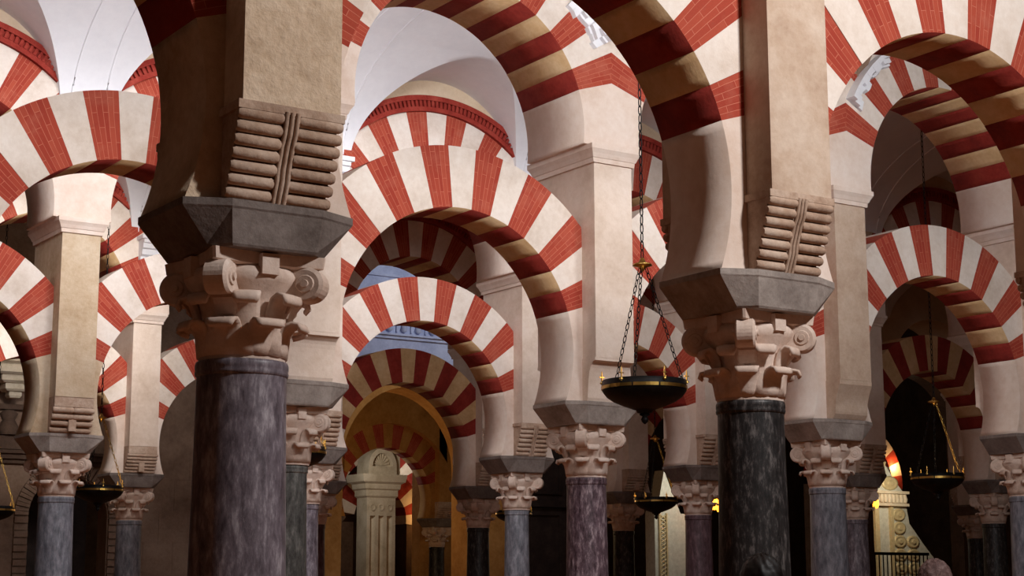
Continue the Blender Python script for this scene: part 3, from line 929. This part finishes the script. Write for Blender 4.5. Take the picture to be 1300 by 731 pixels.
b = MB(); relief_panel(b, -.36, .2, 4.45, 4.9, 1, 1, 0.); b.tube([(-.6, -.05, 4.45), (-.42, -.05, 4.85), (-.25, -.05, 5.3)], .045, 8); obj('crest', b, M['gilt'], t)

t = thing('altarpiece', 'tall pale altarpiece with a gold lattice strip behind the dull purple column', 'altarpiece', (26.2, 28.3, 0))
b = MB(); b.box(-1.1, .16, 0, .4, 0, 3.6); b.box(.16, .5, .1, .4, 0, 3.15); b.prism([(-1.1, 3.6), (-.2, 3.6), (-.45, 4.1), (-.75, 4.75), (-.9, 4.1)], 'y', 0, .4); obj('panel', b, M['silver'], t)
b = MB()
b.box(-.98, -.94, -.06, 0, .3, 3.6); b.box(-.74, -.70, -.06, 0, .3, 3.6)
for i in range(30):
    z = .35 + i * .107
    b.tube([(-.93, -.03, z), (-.75, -.03, z + .1)], .014, 6); b.tube([(-.75, -.03, z), (-.93, -.03, z + .1)], .014, 6)
obj('gilt_lattice', b, M['gilt'], t)
b = MB(); b.box(.06, .17, -.12, 0, 0, 4.3); b.box(.03, .20, -.15, 0, 4.3, 4.4); obj('gilt_post', b, M['gilt'], t)

# amber lamps
def amber(label, x, y, z):
    t = thing('amber_lamp', label, 'lamp', (x, y, z))
    b = MB(); b.lathe([(.02, .5), (.15, .47), (.17, .42), (.16, .40)], 14); b.tube([(0, 0, .5), (0, 0, 5.8)], .012, 6); obj('canopy', b, M['brass'], t)
    b = MB()
    for i in range(7):
        a = 2 * pi * i / 7
        b.lathe([(.01, .02 + .05 * (i % 3)), (.045, .1 + .05 * (i % 3)), (.05, .2 + .05 * (i % 3)), (.01, .34 + .02 * (i % 3))], 8, True, .1 * cos(a), .1 * sin(a))
    obj('flame_glass', b, M['glow'], t, label='glowing amber glass')
    return t
amber('glowing amber lamp between the dull purple and near-black columns', 26.62, 27.6, 3.62)
amber('glowing amber lamp left of the pointed altarpiece', 32.5, 27.5, 3.85)

# ------------------------------------------------------------------ iron railing
t = thing('iron_railing', 'black iron railing in front of the gilded pointed altarpiece', 'railing', (27.0, 22.15, 0))
b = MB(); b.box(-.2, 1.85, -.03, .03, 2.40, 2.47); obj('top_rail', b, M['iron'], t)
b = MB(); b.box(-.2, 1.85, -.02, .02, .15, .2); obj('bottom_rail', b, M['iron'], t)
bal = MB(); bal.lathe([(.016, 0), (.016, 2.40)], 8); balm = bal.mesh('baluster')
for i in range(15): obj('baluster', balm, M['iron'], t, (-.15 + i * .14, 0, .0))

# ------------------------------------------------------------------ hanging bowl lamps
RB = .335
def link_chain(pts, pitch=.062, w=.013, r=.0042):
    """chain of alternating links along a polyline"""
    b = MB(); a, c = Vector(pts[0]), Vector(pts[1]); L = (c - a).length; n = max(2, int(L / pitch)); t = (c - a).normalized()
    u = Vector((1, 0, 0)); u = (u - t * u.dot(t)).normalized(); w2 = t.cross(u)
    for i in range(n):
        m = a + t * (L * (i + .5) / n); sd = u if i % 2 else w2; h = L / n * .62
        loop = []
        for k in range(10):
            an = 2 * pi * k / 10
            loop.append(tuple(m + t * (h * sin(an)) + sd * (w * cos(an))))
        b.tube(loop, r, 5, True)
    return b
def bowl_mesh():
    b = MB()
    b.lathe([(.035, -.20), (.06, -.195), (.07, -.175), (.10, -.165), (.17, -.14), (.25, -.105), (.30, -.07), (RB - .008, -.035), (RB, -.02), (RB, .06), (RB - .012, .06), (RB - .02, .0), (.26, -.07), (.1, -.13), (.0, -.135)], 40, True, cap=False)
    return b.mesh('bowl')
def band_mesh():
    b = MB(); n = 10
    for i in range(n):
        a0, a1 = 2 * pi * i / n + .02, 2 * pi * (i + 1) / n - .02
        loops = []
        for k in range(7):
            a = a0 + (a1 - a0) * k / 6
            loops.append([(rr * cos(a), rr * sin(a), z) for rr, z in ((RB - .002, -.012), (RB + .008, -.012), (RB + .008, .014), (RB - .002, .014))])
        b.loft(loops)
    return b.mesh('brass_band')
LM = {}
HUB = 1.0
def lamp_parts(top):
    if 'bowl' not in LM:
        LM['bowl'] = bowl_mesh(); LM['band'] = band_mesh()
        h = MB(); h.lathe([(.004, HUB + .06), (.018, HUB + .05), (.03, HUB + .02), (.075, HUB + .005), (.08, HUB - .008), (.03, HUB - .02), (.012, HUB - .05), (.004, HUB - .06)], 18); LM['hub'] = h.mesh('hub')
        sp = MB(); sp.lathe([(.006, .05), (.006, .13), (.003, .16)], 8); sp.lathe([(.016, .058), (.018, .07), (.007, .075)], 8); sp.box(-.022, .022, -.004, .004, .108, .116); LM['spike'] = sp.mesh('pricket')
        fi = MB(); fi.lathe([(.03, -.19), (.045, -.21), (.02, -.225), (.032, -.245), (.026, -.265), (.004, -.285)], 14); LM['finial'] = fi.mesh('finial')
        for j in range(3):
            a = radians(-33.8 + 12 + 120 * j)
            LM['ch%d' % j] = link_chain([(.03 * cos(a), .03 * sin(a), HUB - .02), ((RB - .01) * cos(a), (RB - .01) * sin(a), .05)], .05).mesh('chain')
    key = 'top%.1f' % top
    if key not in LM: LM[key] = link_chain([(0, 0, HUB + .05), (0, 0, top)], .07, .014, .005).mesh('suspension_chain')
    return LM[key]
def lamp_light(name, loc, power, col, rad=.15, kind='POINT'):
    L = bpy.data.lights.new(name, kind); L.energy = power; L.color = col; L.shadow_soft_size = rad
    o = bpy.data.objects.new(name, L); COL.objects.link(o); o.location = loc; return o
def make_lamp(x, y, z, label, hook, glow=14):
    top = hook - z
    tm = lamp_parts(round(top, 1))
    t = thing('hanging_lamp', label, 'lamp', (x, y, z), 0, 'hanging bowl lamps')
    obj('bowl', LM['bowl'], M['iron'], t); obj('brass_band', LM['band'], M['brass'], t, label='thin shiny brass band')
    obj('hub', LM['hub'], M['brass'], t); obj('finial', LM['finial'], M['iron'], t)
    for j in range(3): obj('chain', LM['ch%d' % j], M['iron'] if j or glow > 4 else M['brass'], t)
    obj('suspension_chain', tm, M['iron'], t)
    lamp_light('bowl_lamp_light', (x, y, z + .16), glow, (1, .62, .30), .12)  # warm fill added above the bowl, the lamp itself is unlit
    for j in range(6):
        a = 2 * pi * j / 6 + .35
        obj('pricket', LM['spike'], M['brass'], t, ((RB + .002) * cos(a), (RB + .002) * sin(a), -.02))
    return t
for (x, y, z, lab) in (
   (4.852, 2.982, 3.17, 'large black bowl lamp with a brass band hanging by chains, nearest lamp'),
   (13.525, 13.721, 2.97, 'small black bowl lamp directly below the largest lamp'),
   (4.817, 15.03, 2.95, 'small bowl lamp between the ochre pier and the finely ribbed pier'),
   (4.773, 19.606, 2.86, 'small bowl lamp cut off by the left edge'),
   (13.374, 7.703, 3.0, 'black bowl lamp with a brass band at right, on a long chain'),
   (4.565, 8.584, 3.02, 'bowl lamp half hidden behind the capital of the grey-green column'),
   (14.464, 19.194, 3.0, 'tiny bowl lamp behind the slim blue-grey column')):
    make_lamp(x, y, z, lab, 8.68, 4.1 if x < 4.9 and y < 3 else 3)

# ------------------------------------------------------------------ two visitors, only the tops of their heads reach the frame
def skin_obj(name, verts, edges, radii, mat, parent, root=0, sub=2):
    me = bpy.data.meshes.new(name); me.from_pydata(verts, edges, []); me.materials.append(mat)
    o = bpy.data.objects.new(name, me); COL.objects.link(o)
    md = o.modifiers.new('skin', 'SKIN'); md.use_smooth_shade = True
    for i, r in enumerate(radii):
        sv = me.skin_vertices[0].data[i]; sv.radius = r if isinstance(r, tuple) else (r, r); sv.use_root = (i == root)
    s = o.modifiers.new('sub', 'SUBSURF'); s.levels = sub; s.render_levels = sub
    if parent: o.parent = parent
    return o

def person(x, y, h, heading, label, hairmat, coatmat, longhair):
    k = h / 1.75
    t = thing('person', label, 'person', (x, y, 0), heading)
    t.scale = (k, k, k)
    V, E, R = [], [], []
    def add(p, r, par=None):
        V.append(p); R.append(r)
        if par is not None: E.append((par, len(V) - 1))
        return len(V) - 1
    pel = add((0, 0, .95), (.155, .115)); sp = add((0, .0, 1.12), (.135, .10), pel); ch = add((0, .0, 1.32), (.16, .115), sp)
    up = add((0, .0, 1.42), (.10, .08), ch); nk = add((0, .012, 1.50), (.056, .058), up); jaw = add((0, -.018, 1.58), (.064, .075), nk)
    hd = add((0, -.004, 1.66), (.076, .094), jaw); tp = add((0, .004, 1.715), (.05, .06), hd)
    ns = add((0, -.118, 1.625), (.012, .012), jaw)
    for s in (-1, 1):
        er = add((s * .086, .012, 1.625), (.012, .02), hd)
        sh = add((s * .185, 0, 1.405), (.066, .066), up); el = add((s * .235, .02, 1.12), (.044, .044), sh); wr = add((s * .24, -.05, .88), (.03, .03), el)
        pm = add((s * .238, -.075, .81), (.034, .022), wr)
        for j, (dx, ln) in enumerate(((-.024, .062), (-.008, .072), (.009, .068), (.025, .052))):
            f1 = add((s * .238, -.085 + dx, .765), (.0095, .0095), pm); f2 = add((s * .233, -.088 + dx, .765 - ln * .55), (.0085, .0085), f1); add((s * .222, -.088 + dx, .765 - ln), (.007, .007), f2)
        th = add((s * .225, -.115, .82), (.011, .011), pm); add((s * .215, -.128, .785), (.009, .009), th)
        hp = add((s * .095, 0, .88), (.09, .095), pel); kn = add((s * .10, -.01, .49), (.057, .06), hp); an = add((s * .105, .02, .09), (.038, .042), kn)
        add((s * .11, -.06, .04), (.04, .032), an)
    skin_obj('body', V, E, R, M['skin'], t)
    # coat
    V, E, R = [], [], []
    a = add((0, 0, .80), (.19, .15)); b_ = add((0, 0, 1.1), (.165, .13), a); c = add((0, 0, 1.32), (.185, .14), b_); d = add((0, .0, 1.43), (.12, .095), c); e_ = add((0, .01, 1.475), (.075, .07), d)
    for s in (-1, 1):
        sh = add((s * .19, 0, 1.405), (.083, .083), d); el = add((s * .238, .02, 1.12), (.06, .06), sh); add((s * .243, -.045, .90), (.046, .046), el)
    skin_obj('coat', V, E, R, coatmat, t)
    V, E, R = [], [], []
    a = add((0, 0, .93), (.17, .13))
    for s in (-1, 1):
        hp = add((s * .097, 0, .85), (.105, .108), a); kn = add((s * .102, -.008, .49), (.074, .076), hp); add((s * .106, .02, .10), (.06, .064), kn)
    skin_obj('trousers', V, E, R, M['trousers'], t)
    for s in (-1, 1):
        b = MB()
        loops = []
        for u, w, hh in ((.075, .03, .05), (.05, .042, .085), (-.02, .044, .08), (-.09, .05, .05), (-.15, .044, .035), (-.175, .025, .022)):
            loops.append([(s * .108 + w * cos(2 * pi * i / 12), u, max(0.0, hh * .5 + hh * .55 * sin(2 * pi * i / 12))) for i in range(12)])
        b.loft(loops, True, True); obj('shoe', b, M['shoe'], t)
    # hair: a tousled shell over the crown and back of the head
    b = MB(); nu, nv = 60, 26; loops = []
    rnd = random.Random(int(x * 100))
    for j in range(nv + 1):
        ph = pi * .5 - (pi * (.5 + .16)) * j / nv if not longhair else pi * .5 - (pi * (.5 + .2)) * j / nv
        lp = []
        for i in range(nu):
            a = 2 * pi * i / nu
            fr = max(0, -sin(a)) ** 2                    # face side: hairline stays high
            lo = ph if ph > .25 or fr < .15 else .25 + (ph - .25) * (1 - fr)
            rr = 1 + rnd.uniform(-.03, .035) + .02 * sin(9 * a + 5 * ph)
            lp.append((.101 * rr * cos(lo) * cos(a) + 1e-4, .006 + .121 * rr * cos(lo) * sin(a), 1.645 + .132 * rr * sin(lo)))
        loops.append(lp)
    b.loft(loops, True, True)
    if longhair:
        b.lathe([(.05, 1.44), (.075, 1.48), (.085, 1.56), (.07, 1.62)], 20, True, 0, .055)
    obj('hair', b, hairmat, t)
    return t
person(1.917, -1.592, 1.735, radians(146), 'person with dark hair, only the crown showing before the near-black column', M['hair_dark'], M['coat'], True)
person(3.821, -.911, 1.735, radians(130), 'person with greying auburn hair at the bottom below the right lamp', M['hair_grey'], M['coat2'], False)

# ------------------------------------------------------------------ daylight: unseen panes added on the arcade backs, with area lights
wi = [0]
def pane_mesh():
    b = MB()
    b.prism([(.9 * cos(pi * i / 20), .75 * sin(pi * i / 20)) for i in range(21)], 'y', -.02, .02)
    return b.mesh('window')
def pane_frame():
    b = MB()
    o_ = [(1.0 * cos(pi * i / 20), .85 * sin(pi * i / 20)) for i in range(21)]; i_ = [(.9 * cos(pi - pi * i / 20), .75 * sin(pi - pi * i / 20)) for i in range(21)]
    b.prism(o_ + i_, 'y', -.04, .05); b.box(-1.0, 1.0, -.04, .05, -.08, 0); b.box(-.02, .02, -.03, .03, 0, .75); b.box(-.85, .85, -.03, .03, .34, .37)
    return b.mesh('window_frame')
WMs, WFs = pane_mesh(), pane_frame()
def daylight(ai, k, power, col=(1, .97, .93), tilt=20, size=(1.5, .6), x=None, z=7.86, spread=170):
    """lunette window on the near side of aisle ai, bay k, looking into the aisle"""
    wi[0] += 1
    xx = (k + .5) * P if x is None else x
    y0 = (ai - 1) * Q + UT
    if ai > 0:
        w = struct('window_%d' % wi[0], WMs, M['window_glow'], (xx, y0 + .03, z - .24)); w2 = obj('window_frame', WFs, M['timber'], w)  # unseen glowing pane added behind the area light
    L = bpy.data.lights.new('daylight', 'AREA'); L.shape = 'RECTANGLE'; L.size, L.size_y = size
    L.energy = power; L.color = col; L.spread = radians(spread)
    o = bpy.data.objects.new('daylight', L); COL.objects.link(o)
    o.location = (xx, y0 + .16, z)
    # an area light shines down its -Z; turn -Z towards +Y and a little down
    d = Vector((0, cos(radians(tilt)), -sin(radians(tilt))))
    o.rotation_euler = d.to_track_quat('-Z', 'Y').to_euler()
    return o
WARM = (1, .93, .86); COOL = (.90, .95, 1.0)
for k, pw in ((-1, 55), (0, 78), (1, 92), (2, 82), (3, 6), (4, 3)): daylight(1, k, pw, (.97, .975, .99), 3, z=6.75, spread=130 if k > 1 else 165)
for k, pw in ((0, 92), (1, 98), (2, 62)): daylight(2, k, pw, (.98, .98, 1.0), spread=130)
daylight(2, 3, 6, (1, .92, .84), spread=60)
daylight(3, 0, 30, (1, .95, .9), spread=90); daylight(3, 1, 60, (1, .95, .9), spread=64)

def lamp_light(name, loc, power, col, rad=.15, kind='POINT'):
    L = bpy.data.lights.new(name, kind); L.energy = power; L.color = col; L.shadow_soft_size = rad
    o = bpy.data.objects.new(name, L); COL.objects.link(o); o.location = loc; return o
def area(name, loc, to, power, col, s):
    L = bpy.data.lights.new(name, 'AREA'); L.energy = power; L.color = col; L.size = s
    o = bpy.data.objects.new(name, L); COL.objects.link(o); o.location = loc
    o.rotation_euler = (Vector(to) - Vector(loc)).to_track_quat('-Z', 'Y').to_euler(); return o
area('nave_daylight', (3.8, -5.6, 7.4), (1.9, 0, 3.4), 470, (.97, .95, .94), .5)
area('chapel_skylight', (15.5, 20.0, 8.9), (15.5, Y5, 7.4), 110, (.84, .90, 1.0), 1.2)          # cool daylight on the stucco frieze
lamp_light('passage_lamp', (14.6, Y5 + 2.6, 3.6), 85, (1, .68, .34))
lamp_light('passage_lamp', (15.2, Y5 - 2.2, 4.4), 22, (1, .68, .34))
lamp_light('far_lamp', (25.6, 41.6, 5.6), 30, (1, .9, .75))  # added light for the far arch, no fitting here
lamp_light('pillar_lamp', (19.2, 34.6, 5.2), 110, (1, .9, .74))  # added side light that brightens the pillar and brings out its flutes
lamp_light('arch_lamp', (24.3, 38.2, 3.9), 40, (1, .5, .15))
lamp_light('altar_lamp', (33.2, 26.6, 4.6), 110, (1, .85, .6))
lamp_light('altar_lamp', (25.6, 26.8, 4.4), 80, (1, .9, .72))
lamp_light('side_chapel_lamp', (27.6, 18.9, 5.6), 9, (1, .62, .36))  # added weak warm light to lift the black side walls
lamp_light('altar_arch_lamp', (36.4, 30.3, 5.4), 32, (1, .5, .15))
lamp_light('chapel_lamp', (6.5, Y5 - 1.5, 6.5), 11, (1, .75, .45))

# ------------------------------------------------------------------ world, camera, view
W = bpy.data.worlds.new('daylight_sky'); SC.world = W; W.use_nodes = True  # warm ambient fill added to brown the shadows
bg = W.node_tree.nodes['Background']; bg.inputs['Color'].default_value = (1, .62, .40, 1); bg.inputs['Strength'].default_value = .05

cam = bpy.data.cameras.new('camera'); co = bpy.data.objects.new('camera', cam); COL.objects.link(co); SC.camera = co
F, PITCH, YAW, ROLL = 2155.6372, .1756, .5899, -.0025
cam.sensor_width = 36; cam.lens = 36 * F / 1300; cam.clip_end = 200
fw = Vector((sin(YAW) * cos(PITCH), cos(YAW) * cos(PITCH), sin(PITCH))); rt = Vector((cos(YAW), -sin(YAW), 0)); upv = rt.cross(fw)
r2 = rt * cos(ROLL) + upv * sin(ROLL); u2 = upv * cos(ROLL) - rt * sin(ROLL)
co.matrix_world = Matrix(((r2.x, u2.x, -fw.x, -3.4907), (r2.y, u2.y, -fw.y, -7.5935), (r2.z, u2.z, -fw.z, EYE), (0, 0, 0, 1)))

vs = SC.view_settings
vs.view_transform = 'Standard'; vs.look = 'None'; vs.gamma = 1; vs.exposure = 0.0; vs.use_curve_mapping = False
SC.display_settings.display_device = 'sRGB'
cy = SC.cycles
cy.use_denoising = True; cy.max_bounces = 8; cy.diffuse_bounces = 6; cy.glossy_bounces = 3; cy.sample_clamp_indirect = 6
